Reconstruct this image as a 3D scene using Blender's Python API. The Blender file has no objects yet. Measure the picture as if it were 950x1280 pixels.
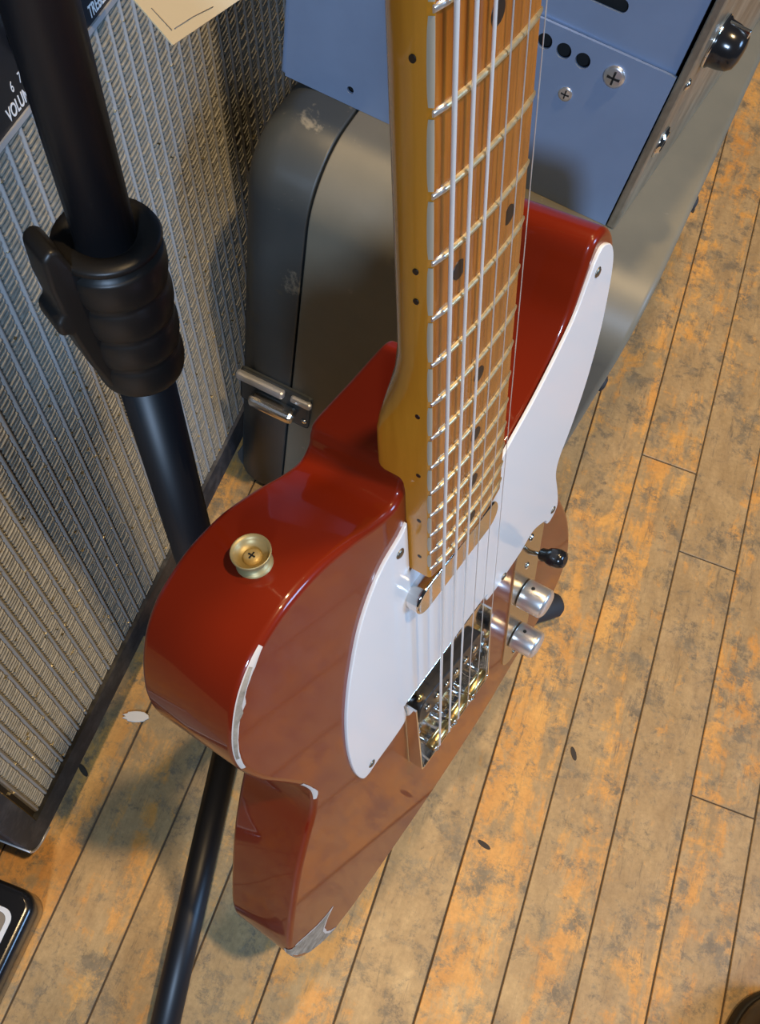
import bpy, bmesh, math, random
from mathutils import Vector, Matrix
random.seed(7)
sc = bpy.context.scene
COL = sc.collection
R = math.radians

# ------------------------------------------------------------------ camera
CAM_H = 0.7590
FPX, PX, PY = 1156.17, 413.44, 756.02
M = [[0.9348236, 0.3518798, -0.0478064],
     [0.3411995, -0.8527083, 0.3955648],
     [0.0984264, -0.3860948, -0.9171930]]
cam_d = bpy.data.cameras.new('camera')
cam = bpy.data.objects.new('camera', cam_d)
COL.objects.link(cam)
cam_d.sensor_fit = 'VERTICAL'
cam_d.sensor_height = 36.0
cam_d.sensor_width = 36.0 * 950 / 1280
cam_d.lens = 36.0 * FPX / 1280.0
cam_d.shift_x = (475.0 - PX) / 1280.0
cam_d.shift_y = (PY - 640.0) / 1280.0
cam_d.clip_start = 0.01
cam.matrix_world = Matrix(((M[0][0], -M[0][1], -M[0][2], 0.0),
                           (M[1][0], -M[1][1], -M[1][2], 0.0),
                           (M[2][0], -M[2][1], -M[2][2], CAM_H),
                           (0, 0, 0, 1)))
sc.camera = cam

# ------------------------------------------------------------------ world, lights, exposure
w = bpy.data.worlds.new('shop_air')
sc.world = w
w.use_nodes = True
bg = w.node_tree.nodes['Background']
bg.inputs[0].default_value = (0.50, 0.57, 0.68, 1)
bg.inputs[1].default_value = 0.045

def area_light(name, loc, target, size, power, color):
    d = bpy.data.lights.new(name, 'AREA')
    d.shape = 'DISK'
    d.size = size
    d.energy = power
    d.color = color
    o = bpy.data.objects.new(name, d)
    COL.objects.link(o)
    o.location = loc
    v = Vector(target) - Vector(loc)
    o.rotation_euler = v.to_track_quat('-Z', 'Y').to_euler()
    return o

area_light('ceiling_spot', (0.55, 0.15, 2.6), (0.05, 0.25, 0.2), 0.10, 34, (1.0, 0.70, 0.36))
area_light('ceiling_lamp', (-0.15, 0.75, 2.6), (0.0, 0.45, 0.3), 0.12, 24, (1.0, 0.70, 0.36))
area_light('shop_window', (0.50, -2.6, 2.2), (0.0, 0.3, 0.25), 0.42, 76, (0.50, 0.70, 1.0))
area_light('added_cool_fill', (2.8, 0.35, 1.9), (0.0, 0.2, 0.2), 1.0, 66, (0.33, 0.59, 1.0))  # added cool fill with no known source, tints grille and pickguard blue

sc.view_settings.view_transform = 'Standard'
sc.view_settings.look = 'None'
sc.view_settings.gamma = 1
sc.view_settings.use_curve_mapping = False
sc.view_settings.exposure = 0.0

# ------------------------------------------------------------------ materials
def mat(name, color, rough=0.5, metal=0.0, coat=0.0, spec=0.5):
    m = bpy.data.materials.new(name)
    m.use_nodes = True
    b = m.node_tree.nodes['Principled BSDF']
    b.inputs['Base Color'].default_value = (*color, 1)
    b.inputs['Roughness'].default_value = rough
    b.inputs['Metallic'].default_value = metal
    b.inputs['Coat Weight'].default_value = coat
    b.inputs['Coat Roughness'].default_value = 0.04
    b.inputs['Specular IOR Level'].default_value = spec
    return m

class NT:
    """small helper for node trees"""
    def __init__(self, m):
        self.m = m
        self.t = m.node_tree
        self.b = self.t.nodes['Principled BSDF']
    def n(self, typ, **kw):
        x = self.t.nodes.new(typ)
        for k, v in kw.items():
            setattr(x, k, v)
        return x
    def link(self, a, b):
        self.t.links.new(a, b)
    def coords(self, scale=(1, 1, 1), kind='Object', loc=(0, 0, 0), obj_random=False):
        tc = self.n('ShaderNodeTexCoord')
        mp = self.n('ShaderNodeMapping')
        mp.inputs['Scale'].default_value = scale
        mp.inputs['Location'].default_value = loc
        self.link(tc.outputs[kind], mp.inputs['Vector'])
        if obj_random:
            oi = self.n('ShaderNodeObjectInfo')
            ml = self.n('ShaderNodeMath', operation='MULTIPLY')
            ml.inputs[1].default_value = 37.0
            self.link(oi.outputs['Random'], ml.inputs[0])
            self.link(ml.outputs[0], mp.inputs['Location'])
        return mp.outputs['Vector']
    def noise(self, vec, scale, detail=4, rough=0.6, dist=0.0):
        x = self.n('ShaderNodeTexNoise')
        x.inputs['Scale'].default_value = scale
        x.inputs['Detail'].default_value = detail
        x.inputs['Roughness'].default_value = rough
        x.inputs['Distortion'].default_value = dist
        self.link(vec, x.inputs['Vector'])
        return x.outputs['Fac']
    def ramp(self, fac, p0, p1, c0=(0, 0, 0, 1), c1=(1, 1, 1, 1)):
        x = self.n('ShaderNodeValToRGB')
        x.color_ramp.elements[0].position = p0
        x.color_ramp.elements[1].position = p1
        x.color_ramp.elements[0].color = c0 if len(c0) == 4 else (*c0, 1)
        x.color_ramp.elements[1].color = c1 if len(c1) == 4 else (*c1, 1)
        self.link(fac, x.inputs['Fac'])
        return x.outputs['Color']
    def mix(self, fac, a, b, blend='MIX'):
        x = self.n('ShaderNodeMix', data_type='RGBA', blend_type=blend)
        if hasattr(fac, 'links') or hasattr(fac, 'is_linked'):
            self.link(fac, x.inputs['Factor'])
        else:
            x.inputs['Factor'].default_value = fac
        for v, s in ((a, 'A'), (b, 'B')):
            idx = [i for i in x.inputs if i.name == s and i.type == 'RGBA'][0]
            if isinstance(v, tuple):
                idx.default_value = v if len(v) == 4 else (*v, 1)
            else:
                self.link(v, idx)
        return [o for o in x.outputs if o.type == 'RGBA'][0]
    def bump(self, h, strength=0.2, dist=0.001):
        x = self.n('ShaderNodeBump')
        x.inputs['Strength'].default_value = strength
        x.inputs['Distance'].default_value = dist
        self.link(h, x.inputs['Height'])
        self.link(x.outputs['Normal'], self.b.inputs['Normal'])
    def color(self, c):
        self.link(c, self.b.inputs['Base Color'])
    def rough(self, c):
        self.link(c, self.b.inputs['Roughness'])

# worn varnished strip flooring
m_floor = mat('worn_maple_floor', (0.5, 0.3, 0.1), 0.4)
t = NT(m_floor)
v1 = t.coords((1.0, 0.35, 1.0), 'Object', obj_random=True)
v3 = t.coords((1.0, 1.0, 1.0), 'Object', obj_random=True)
v4 = t.coords((1.0, 0.12, 1.0), 'Object', obj_random=True)
tan = t.mix(t.ramp(t.noise(v1, 60, 6, 0.7), 0.35, 0.65), (0.46, 0.30, 0.135), (0.34, 0.215, 0.095))
varn = t.mix(t.ramp(t.noise(v1, 24, 5, 0.6), 0.35, 0.7), (0.70, 0.36, 0.095), (0.56, 0.245, 0.055))
grey = t.mix(t.ramp(t.noise(v3, 70, 6, 0.7), 0.35, 0.65), (0.27, 0.20, 0.115), (0.17, 0.125, 0.075))
big = t.mix(0.45, t.noise(v4, 26, 8, 0.72, 0.4), t.noise(v3, 34, 8, 0.75, 0.5))
oi = t.n('ShaderNodeObjectInfo')
rr = t.n('ShaderNodeMath', operation='MULTIPLY_ADD')
rr.inputs[1].default_value = 0.09
rr.inputs[2].default_value = -0.045
t.link(oi.outputs['Random'], rr.inputs[0])
ad = t.n('ShaderNodeMath', operation='ADD')
t.link(big, ad.inputs[0]); t.link(rr.outputs[0], ad.inputs[1])
c = t.mix(t.ramp(ad.outputs[0], 0.435, 0.50), varn, tan)
c = t.mix(t.ramp(t.noise(v3, 36, 9, 0.82, 0.2), 0.505, 0.60), c, grey)
c = t.mix(t.ramp(t.noise(v4, 150, 7, 0.8), 0.56, 0.72), c, (0.13, 0.10, 0.065))
c = t.mix(t.ramp(t.noise(v3, 60, 8, 0.85), 0.60, 0.72), c, (0.10, 0.078, 0.052))
c = t.mix(0.35, c, t.ramp(t.noise(v3, 260, 4, 0.7), 0.25, 0.75, (0.45, 0.45, 0.45), (1.35, 1.35, 1.35)), 'MULTIPLY')
# dirt gathered along both long edges of every strip
tc = t.n('ShaderNodeTexCoord'); sx = t.n('ShaderNodeSeparateXYZ')
t.link(tc.outputs['Object'], sx.inputs[0])
e1 = t.n('ShaderNodeMath', operation='SUBTRACT'); e1.inputs[1].default_value = 0.0286
t.link(sx.outputs['X'], e1.inputs[0])
e2 = t.n('ShaderNodeMath', operation='ABSOLUTE'); t.link(e1.outputs[0], e2.inputs[0])
e3 = t.n('ShaderNodeMath', operation='MULTIPLY_ADD'); e3.inputs[1].default_value = 40.0
t.link(e2.outputs[0], e3.inputs[0])
e4 = t.n('ShaderNodeMath', operation='MULTIPLY'); e4.inputs[1].default_value = 0.28
t.link(t.noise(v1, 45, 5, 0.7), e4.inputs[0]); t.link(e4.outputs[0], e3.inputs[2])
c = t.mix(t.ramp(e3.outputs[0], 1.12, 1.28), c, (0.11, 0.08, 0.05))
t.color(c)
t.rough(t.ramp(t.noise(v3, 30, 3), 0.3, 0.7, (0.36, 0.36, 0.36), (0.58, 0.58, 0.58)))
t.bump(t.noise(v1, 90, 5, 0.7), 0.22, 0.0008)

m_gap = mat('floor_gap_dirt', (0.085, 0.060, 0.036), 0.9)

m_red = mat('candy_red_lacquer', (0.2, 0.011, 0.004), 0.30, 0, 0.7, 0.12)
t = NT(m_red)
v = t.coords((1, 1, 1))
t.color(t.mix(t.ramp(t.noise(v, 6, 3), 0.3, 0.75), (0.19, 0.0165, 0.0038), (0.145, 0.0115, 0.0025)))
t.b.inputs['Coat Roughness'].default_value = 0.05

m_chip_rim = mat('cracked_primer', (0.62, 0.56, 0.50), 0.5)
m_chip = mat('bare_body_wood', (0.30, 0.24, 0.17), 0.7)
t = NT(m_chip)
t.color(t.mix(t.ramp(t.noise(t.coords(), 160, 5, 0.7), 0.35, 0.65), (0.40, 0.34, 0.26), (0.20, 0.165, 0.12)))

m_white = mat('white_pickguard_plastic', (0.80, 0.80, 0.79), 0.14, 0, 0.3)
m_neck = mat('amber_lacquered_maple', (0.52, 0.27, 0.05), 0.25, 0, 0.7)
t = NT(m_neck)
t.color(t.mix(t.ramp(t.noise(t.coords((6, 0.7, 6)), 22, 5, 0.6), 0.3, 0.7), (0.66, 0.255, 0.020), (0.54, 0.195, 0.013)))
m_board = mat('amber_fretboard_maple', (0.5, 0.22, 0.04), 0.22, 0, 0.7)
t = NT(m_board)
t.color(t.mix(t.ramp(t.noise(t.coords((10, 0.8, 4)), 30, 6, 0.65), 0.3, 0.7), (0.43, 0.138, 0.013), (0.235, 0.064, 0.0055)))
m_pale = mat('worn_maple_highlight', (0.38, 0.32, 0.235), 0.35, 0, 0.3)  # worn lacquer plus the edge's light reflection, both put into this pale colour
m_nickel = mat('nickel', (0.78, 0.74, 0.68), 0.18, 1.0)
m_chrome = mat('chrome', (0.80, 0.79, 0.77), 0.09, 1.0)
m_satin = mat('satin_chrome', (0.86, 0.85, 0.84), 0.3, 0.85)
m_plate_metal = mat('tarnished_plate', (0.62, 0.56, 0.46), 0.2, 1.0)
m_brass = mat('brass', (0.72, 0.50, 0.20), 0.28, 1.0)
m_agedbrass = mat('aged_strap_button_metal', (0.42, 0.33, 0.15), 0.45, 0.45)
m_brassmatt = mat('matt_brass_screw', (0.60, 0.45, 0.20), 0.45, 0.35)
m_fret = mat('worn_fret_wire', (0.70, 0.56, 0.32), 0.36, 0.75)
m_fret_end = mat('bright_fret_end', (0.72, 0.71, 0.68), 0.3, 0.8)
m_string = mat('wound_steel', (0.90, 0.88, 0.84), 0.5, 0.55)
m_thin = mat('plain_steel', (0.75, 0.73, 0.70), 0.4, 0.7)
m_black = mat('black_plastic', (0.012, 0.012, 0.013), 0.18)
m_dot = mat('black_inlay', (0.02, 0.012, 0.008), 0.4)
m_bobbin = mat('black_bobbin', (0.015, 0.014, 0.014), 0.35)
m_oldscrew = mat('tarnished_screw', (0.30, 0.26, 0.20), 0.4, 1.0)
m_hole = mat('dark_hole', (0.01, 0.01, 0.01), 0.9)

m_tube = mat('black_stand_tube', (0.010, 0.011, 0.014), 0.42, 0.0, 0.0)
m_clutch = mat('black_nylon_grip', (0.014, 0.013, 0.012), 0.40)
m_rubber = mat('black_rubber', (0.02, 0.022, 0.026), 0.7)

m_tolex = mat('black_tolex', (0.018, 0.018, 0.02), 0.5)
t = NT(m_tolex)
t.bump(t.noise(t.coords(), 900, 2), 0.5, 0.0006)
m_frame = mat('grey_worn_frame', (0.06, 0.065, 0.075), 0.55)
t = NT(m_frame)
t.color(t.mix(t.ramp(t.noise(t.coords(), 60, 5, 0.7), 0.45, 0.7), (0.028, 0.031, 0.038), (0.085, 0.085, 0.09)))
m_cloth = mat('grille_backing', (0.025, 0.02, 0.014), 0.8)
m_weave = mat('silver_grille_strand', (0.42, 0.40, 0.35), 0.5, 0.0)
t = NT(m_weave)
t.color(t.mix(t.ramp(t.noise(t.coords(), 240, 2), 0.35, 0.7), (0.24, 0.23, 0.195), (0.17, 0.16, 0.13)))
m_ridge = mat('silver_grille_stripe', (0.33, 0.33, 0.32), 0.5, 0.0)
m_glint = mat('metallic_thread', (0.95, 0.85, 0.6), 0.22, 1.0)
m_gold = mat('gold_piping', (0.50, 0.36, 0.10), 0.35, 0.9)
m_panel = mat('black_panel', (0.010, 0.011, 0.014), 0.3)
m_silver = mat('silver_trim', (0.60, 0.60, 0.60), 0.35, 0.6)
m_ink = mat('white_lettering', (0.75, 0.75, 0.74), 0.5)
m_cream = mat('cream_plastic', (0.70, 0.58, 0.38), 0.35)

m_case = mat('grey_case_paint', (0.17, 0.165, 0.145), 0.42)
t = NT(m_case)
v = t.coords()
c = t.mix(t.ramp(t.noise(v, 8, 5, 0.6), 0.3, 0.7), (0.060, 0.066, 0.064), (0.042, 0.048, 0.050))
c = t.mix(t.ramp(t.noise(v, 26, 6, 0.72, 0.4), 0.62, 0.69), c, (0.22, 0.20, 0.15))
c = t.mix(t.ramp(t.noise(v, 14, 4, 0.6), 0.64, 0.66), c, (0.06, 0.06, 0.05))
t.color(c)
t.bump(t.noise(v, 120, 4), 0.12, 0.0006)
m_case_top = mat('grey_case_paint_base', (0.25, 0.235, 0.19), 0.45)
t = NT(m_case_top)
v = t.coords()
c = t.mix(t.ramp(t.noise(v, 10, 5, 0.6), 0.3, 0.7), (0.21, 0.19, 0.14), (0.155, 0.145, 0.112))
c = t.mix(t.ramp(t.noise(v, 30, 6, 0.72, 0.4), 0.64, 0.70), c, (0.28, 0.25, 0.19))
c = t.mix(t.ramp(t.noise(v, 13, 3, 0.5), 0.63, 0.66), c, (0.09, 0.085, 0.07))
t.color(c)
t.bump(t.noise(v, 120, 4), 0.12, 0.0006)
m_chassis = mat('blue_grey_sheet_steel', (0.40, 0.42, 0.46), 0.42, 0.25)
t = NT(m_chassis)
t.color(t.mix(t.ramp(t.noise(t.coords(), 18, 4, 0.6), 0.35, 0.7), (0.28, 0.37, 0.54), (0.245, 0.325, 0.48)))
m_front = mat('tan_anodised_panel', (0.34, 0.29, 0.21), 0.36, 0.6)
t = NT(m_front)
t.color(t.mix(t.ramp(t.noise(t.coords((1, 1, 0.4)), 60, 5, 0.7), 0.4, 0.65), (0.30, 0.25, 0.18), (0.50, 0.44, 0.33)))
m_paper = mat('cream_paper', (0.88, 0.70, 0.42), 0.8)
m_pencil = mat('pencil', (0.30, 0.24, 0.18), 0.9)
m_leather = mat('dark_brown_leather', (0.035, 0.022, 0.012), 0.32, 0, 0.3)
m_sole = mat('dark_sole', (0.012, 0.010, 0.008), 0.6)
m_thread = mat('grey_brown_lace', (0.16, 0.14, 0.10), 0.7)
m_scrap = mat('off_white_plastic', (0.75, 0.73, 0.68), 0.4)
m_pedal_top = mat('grey_brown_label', (0.25, 0.20, 0.15), 0.5)

# ------------------------------------------------------------------ mesh helpers
def obj(name, verts, faces, m, parent=None, smooth=False, mats=None, fmat=None):
    me = bpy.data.meshes.new(name)
    me.from_pydata([tuple(p) for p in verts], [], faces)
    for mm in (mats or [m]):
        me.materials.append(mm)
    if smooth is True:
        me.polygons.foreach_set('use_smooth', [True] * len(me.polygons))
    elif isinstance(smooth, (list, tuple)):
        me.polygons.foreach_set('use_smooth', list(smooth))
    if fmat:
        me.polygons.foreach_set('material_index', fmat)
    me.update()
    o = bpy.data.objects.new(name, me)
    COL.objects.link(o)
    if parent is not None:
        o.parent = parent
    return o

def empty(name, mw, label=None, cat=None, group=None):
    o = bpy.data.objects.new(name, None)
    o.empty_display_size = 0.05
    COL.objects.link(o)
    o.matrix_world = mw
    if label: o['label'] = label
    if cat: o['category'] = cat
    if group: o['group'] = group
    return o

def tag(o, label=None, cat=None, kind=None, group=None):
    if label: o['label'] = label
    if cat: o['category'] = cat
    if kind: o['kind'] = kind
    if group: o['group'] = group
    return o

def fix(o):
    bm = bmesh.new(); bm.from_mesh(o.data)
    bmesh.ops.recalc_face_normals(bm, faces=bm.faces)
    bm.to_mesh(o.data); bm.free()
    return o

def catmull(pts, sub=6, closed=True):
    out = []
    n = len(pts)
    rng = range(n) if closed else range(n - 1)
    for i in rng:
        g = (lambda k: pts[k % n]) if closed else (lambda k: pts[max(0, min(n - 1, k))])
        p0, p1, p2, p3 = (Vector(g(i + k)) for k in (-1, 0, 1, 2))
        for j in range(sub):
            u = j / sub
            out.append(0.5 * ((2 * p1) + (-p0 + p2) * u + (2 * p0 - 5 * p1 + 4 * p2 - p3) * u * u
                              + (-p0 + 3 * p1 - 3 * p2 + p3) * u ** 3))
    if not closed:
        out.append(Vector(pts[-1]))
    return out

def normals2d(p):
    n = len(p)
    area = sum(p[i].x * p[(i + 1) % n].y - p[(i + 1) % n].x * p[i].y for i in range(n))
    s = 1 if area > 0 else -1
    out = []
    for i in range(n):
        d = (p[(i + 1) % n] - p[i - 1])
        d.normalize()
        out.append(Vector((d.y * s, -d.x * s)))      # outward
    return out

def slab(name, outline, w0, w1, m, parent, r0=0.0, r1=0.0, seg=4, axes='xyz', smooth=True, nrm=None):
    """outline (2-D) extruded from w0 to w1 with rounded rims r0 (at w0) and r1 (at w1)."""
    p = [Vector(q) for q in outline]
    nn = nrm or normals2d(p)
    rings = []
    if r0 > 0:
        for k in range(seg + 1):
            a = math.pi / 2 * k / seg
            rings.append((r0 * (1 - math.sin(a)), w0 + r0 * (1 - math.cos(a))))
    else:
        rings.append((0, w0))
    if r1 > 0:
        for k in range(seg + 1):
            a = math.pi / 2 * k / seg
            rings.append((r1 * (1 - math.cos(a)), w1 - r1 * (1 - math.sin(a))))
    else:
        rings.append((0, w1))
    def P(u, v, ww):
        return {'xyz': (u, v, ww), 'yzx': (ww, u, v), 'xzy': (u, ww, v)}[axes]
    N = len(p)
    verts, faces, sm = [], [], []
    for (ins, ww) in rings:
        for q, n_ in zip(p, nn):
            verts.append(P(q.x - n_.x * ins, q.y - n_.y * ins, ww))
    for k in range(len(rings) - 1):
        for i in range(N):
            j = (i + 1) % N
            faces.append((k * N + i, k * N + j, (k + 1) * N + j, (k + 1) * N + i)); sm.append(smooth)
    for k, rev in ((0, True), (len(rings) - 1, False)):
        base = len(verts)
        verts += verts[k * N:(k + 1) * N]
        idx = list(range(base, base + N))
        faces.append(tuple(reversed(idx)) if rev else tuple(idx)); sm.append(False)
    o = obj(name, verts, faces, m, parent, sm)
    return fix(o)

def rrect(x0, y0, x1, y1, r, seg=6):
    out = []
    for cx, cy, a0 in ((x1 - r, y1 - r, 0), (x0 + r, y1 - r, 90), (x0 + r, y0 + r, 180), (x1 - r, y0 + r, 270)):
        for k in range(seg + 1):
            a = R(a0 + 90 * k / seg)
            out.append((cx + r * math.cos(a), cy + r * math.sin(a)))
    return out

def box(name, lo, hi, m, parent=None, bevel=0.0, seg=2):
    bm = bmesh.new()
    bmesh.ops.create_cube(bm, size=1)
    for vtx in bm.verts:
        vtx.co = Vector([lo[i] + (vtx.co[i] + 0.5) * (hi[i] - lo[i]) for i in range(3)])
    if bevel > 0:
        bmesh.ops.bevel(bm, geom=list(bm.edges), offset=bevel, segments=seg, affect='EDGES', profile=0.5)
    me = bpy.data.meshes.new(name); bm.to_mesh(me); bm.free()
    me.materials.append(m)
    o = bpy.data.objects.new(name, me); COL.objects.link(o)
    if parent is not None: o.parent = parent
    return o

def frame_of(d):
    d = Vector(d).normalized()
    a = Vector((0, 0, 1)) if abs(d.z) < 0.9 else Vector((1, 0, 0))
    u = d.cross(a).normalized()
    return d, u, d.cross(u).normalized()

def lathe(name, prof, origin, axis, m, parent=None, seg=28, smooth=True, knurl=0.0, flat=()):
    """prof: list of (radius, height) along axis."""
    d, u, v = frame_of(axis)
    o0 = Vector(origin)
    verts, faces, sm = [], [], []
    for (r, h) in prof:
        for k in range(seg):
            a = 2 * math.pi * k / seg
            rr_ = r * (1 + (knurl if k % 2 else -knurl))
            verts.append(o0 + d * h + (u * math.cos(a) + v * math.sin(a)) * rr_)
    for i in range(len(prof) - 1):
        for k in range(seg):
            j = (k + 1) % seg
            faces.append((i * seg + k, i * seg + j, (i + 1) * seg + j, (i + 1) * seg + k))
            sm.append(smooth and i not in flat)
    faces.append(tuple(reversed(range(seg)))); sm.append(False)
    base = (len(prof) - 1) * seg
    faces.append(tuple(range(base, base + seg))); sm.append(False)
    return fix(obj(name, verts, faces, m, parent, sm))

def tube(name, pts, rad, m, parent=None, seg=12, caps=True):
    pts = [Vector(p) for p in pts]
    rads = rad if isinstance(rad, (list, tuple)) else [rad] * len(pts)
    verts, faces, sm = [], [], []
    pu = None
    for i, p in enumerate(pts):
        d = (pts[min(i + 1, len(pts) - 1)] - pts[max(i - 1, 0)]).normalized()
        if pu is None:
            _, pu, _ = frame_of(d)
        pu = (pu - d * pu.dot(d)).normalized()
        v = d.cross(pu)
        for k in range(seg):
            a = 2 * math.pi * k / seg
            verts.append(p + (pu * math.cos(a) + v * math.sin(a)) * rads[i])
    for i in range(len(pts) - 1):
        for k in range(seg):
            j = (k + 1) % seg
            faces.append((i * seg + k, i * seg + j, (i + 1) * seg + j, (i + 1) * seg + k)); sm.append(True)
    if caps:
        faces.append(tuple(reversed(range(seg)))); sm.append(False)
        b = (len(pts) - 1) * seg
        faces.append(tuple(range(b, b + seg))); sm.append(False)
    return fix(obj(name, verts, faces, m, parent, sm))

def text(name, s, size, mw, m, parent, align='LEFT', bold=0.0):
    c = bpy.data.curves.new(name, 'FONT')
    c.body = s; c.size = size; c.align_x = align
    c.extrude = 0.00008; c.offset = bold
    c.materials.append(m)
    tmp = bpy.data.objects.new('tmp_text', c); COL.objects.link(tmp)
    dg = bpy.context.evaluated_depsgraph_get()
    me = bpy.data.meshes.new_from_object(tmp.evaluated_get(dg))
    bpy.data.objects.remove(tmp); bpy.data.curves.remove(c)
    me.name = name
    me.transform(mw @ Matrix.Diagonal((0.66, 1, 1, 1)))
    me.materials.clear(); me.materials.append(m)
    o = bpy.data.objects.new(name, me); COL.objects.link(o)
    o.parent = parent
    return o

def sheet_with_holes(name, outline, holes, w0, w1, m, parent, axes):
    """flat sheet with real openings, made from a filled 2-D curve."""
    c = bpy.data.curves.new(name, 'CURVE')
    c.dimensions = '2D'; c.fill_mode = 'BOTH'; c.extrude = abs(w1 - w0) / 2
    for loop in [outline] + holes:
        sp = c.splines.new('POLY'); sp.points.add(len(loop) - 1); sp.use_cyclic_u = True
        for i, q in enumerate(loop):
            sp.points[i].co = (q[0], q[1], 0, 1)
    tmp = bpy.data.objects.new('tmp_sheet', c); COL.objects.link(tmp)
    dg = bpy.context.evaluated_depsgraph_get()
    me = bpy.data.meshes.new_from_object(tmp.evaluated_get(dg))
    bpy.data.objects.remove(tmp); bpy.data.curves.remove(c)
    mid = (w0 + w1) / 2
    for vtx in me.vertices:
        u, v, ww = vtx.co
        ww += mid
        vtx.co = {'xyz': (u, v, ww), 'yzx': (ww, u, v), 'xzy': (u, ww, v)}[axes]
    me.name = name
    me.materials.clear(); me.materials.append(m)
    o = bpy.data.objects.new(name, me); COL.objects.link(o); o.parent = parent
    return fix(o)

def circle(cx, cy, r, n=24):
    return [(cx + r * math.cos(2 * math.pi * k / n), cy + r * math.sin(2 * math.pi * k / n)) for k in range(n)]

# ------------------------------------------------------------------ floor of strip planks
floor = box('floor', (-1.0, -0.7, -0.05), (1.4, 2.6, -0.0016), m_gap)
tag(floor, kind='structure')
PW, X0 = 0.05715, 0.0794
m_knot = mat('dark_knot', (0.045, 0.032, 0.02), 0.8)
KNOTS = [(0.2024, 0.277, 0.5), (0.1504, 0.175, 1.3), (-0.1761, 0.1136, 1.0), (0.1784, 0.9502, 0.1)]
plank_meshes = {}
def plank(x0, x1, y0, y1):
    jz = random.uniform(-0.0006, 0.0003)
    ln = round(y1 - y0, 3)
    key = (round(x1 - x0, 4), ln)
    g, b = 0.0007, 0.0005
    if key not in plank_meshes:
        o = box('floor_plank', (0 + g, g, -0.016), (x1 - x0 - g, ln - g, 0.0), m_floor, floor, b, 1)
        plank_meshes[key] = o.data
    else:
        o = bpy.data.objects.new('floor_plank', plank_meshes[key]); COL.objects.link(o); o.parent = floor
    o.location = (x0, y0, jz)
joints_at = {2: [0.600], 3: [0.508], 4: [0.280], 1: [-0.25, 1.3], 0: [-0.3, 1.25], -1: [-0.16, 0.83], -2: [-0.05, 0.93], -3: [0.62], 5: [-0.05, 1.2], 6: [0.18]}
for k in range(-16, 23):
    x = X0 + PW * k
    js = joints_at.get(k, [round(random.uniform(-0.3, 1.0), 2)])
    ys = [-0.7] + [j for j in js]
    while ys[-1] < 1.9:
        ys.append(round(ys[-1] + random.choice((0.62, 0.78, 0.9, 1.05, 1.2)), 2))
    ys = [y for y in ys if y < 2.35] + [2.6]
    for a_, b_ in zip(ys[:-1], ys[1:]):
        plank(x, x + PW, a_, b_)

for (x, y, a_) in KNOTS:
    k_ = slab('knot', [(0.0022 * math.cos(2 * math.pi * q / 14), 0.0062 * math.sin(2 * math.pi * q / 14)) for q in range(14)], -0.0006, 0.00035, m_knot, floor)
    k_.location = (x, y, 0); k_.rotation_euler = (0, 0, a_)

# ------------------------------------------------------------------ the guitar
# guitar axes: x across (treble +), y up the neck from the saddles, z out of the face; millimetres, fretboard edge at z=0
GM = Matrix(((0.2798395, -0.2289159, 0.9323558, 0.0666660),
             (0.9599961, 0.0567392, -0.2742047, 0.1917945),
             (0.0098687, 0.9717912, 0.2356363, 0.2342713),
             (0, 0, 0, 1)))
BASE = Vector((0, -0.138, -0.0335))
G = empty('electric_guitar', GM @ Matrix.Translation(BASE),
          'dark red solid-body electric guitar with white pickguard and maple neck hanging on the black stand', 'guitar')
def g(x, y, z):
    return Vector((x, y, z)) / 1000.0 - BASE
def g2(pts):
    return [(p[0] / 1000 - BASE.x, p[1] / 1000 - BASE.y) for p in pts]
def gz(z):
    return z / 1000.0 - BASE.z

body_pts = [(0, 247), (-22, 247), (-27.5, 243), (-30, 237.5), (-36, 235), (-46, 238), (-60, 244.5), (-78, 250.5), (-96, 251.5),
            (-110, 248), (-119, 243), (-127, 234.5), (-133, 223.5), (-137.5, 210), (-139, 197), (-137.5, 183), (-132, 161),
            (-122, 134), (-114.5, 112), (-112, 95), (-115.5, 77), (-125, 58), (-137, 32), (-148, 2), (-157, -26),
            (-163.5, -50), (-165.5, -72), (-162, -95), (-152, -114), (-136, -130), (-113, -138), (-83, -139), (-54, -139.5),
            (-23, -139), (0, -137), (32, -133), (62, -126), (95, -113), (125, -103), (148, -90), (161, -72), (165, -52), (162, -28),
            (150, 12), (131, 53), (117, 85), (113, 100), (116, 114), (125, 131), (134, 152), (139.5, 180), (140.5, 205),
            (138.8, 227), (133, 241.5), (123, 249.5), (113.5, 248), (107, 234), (100, 218), (88, 204), (72, 192.5),
            (56, 185), (45, 182.5), (36, 184.5), (32, 193), (31, 212), (31, 234), (29, 243.5), (23, 247)]
bo = catmull(g2(body_pts), 6)
body = slab('body', bo, gz(-56), gz(-11), m_red, G, 0.0032, 0.0032, 5)

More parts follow.
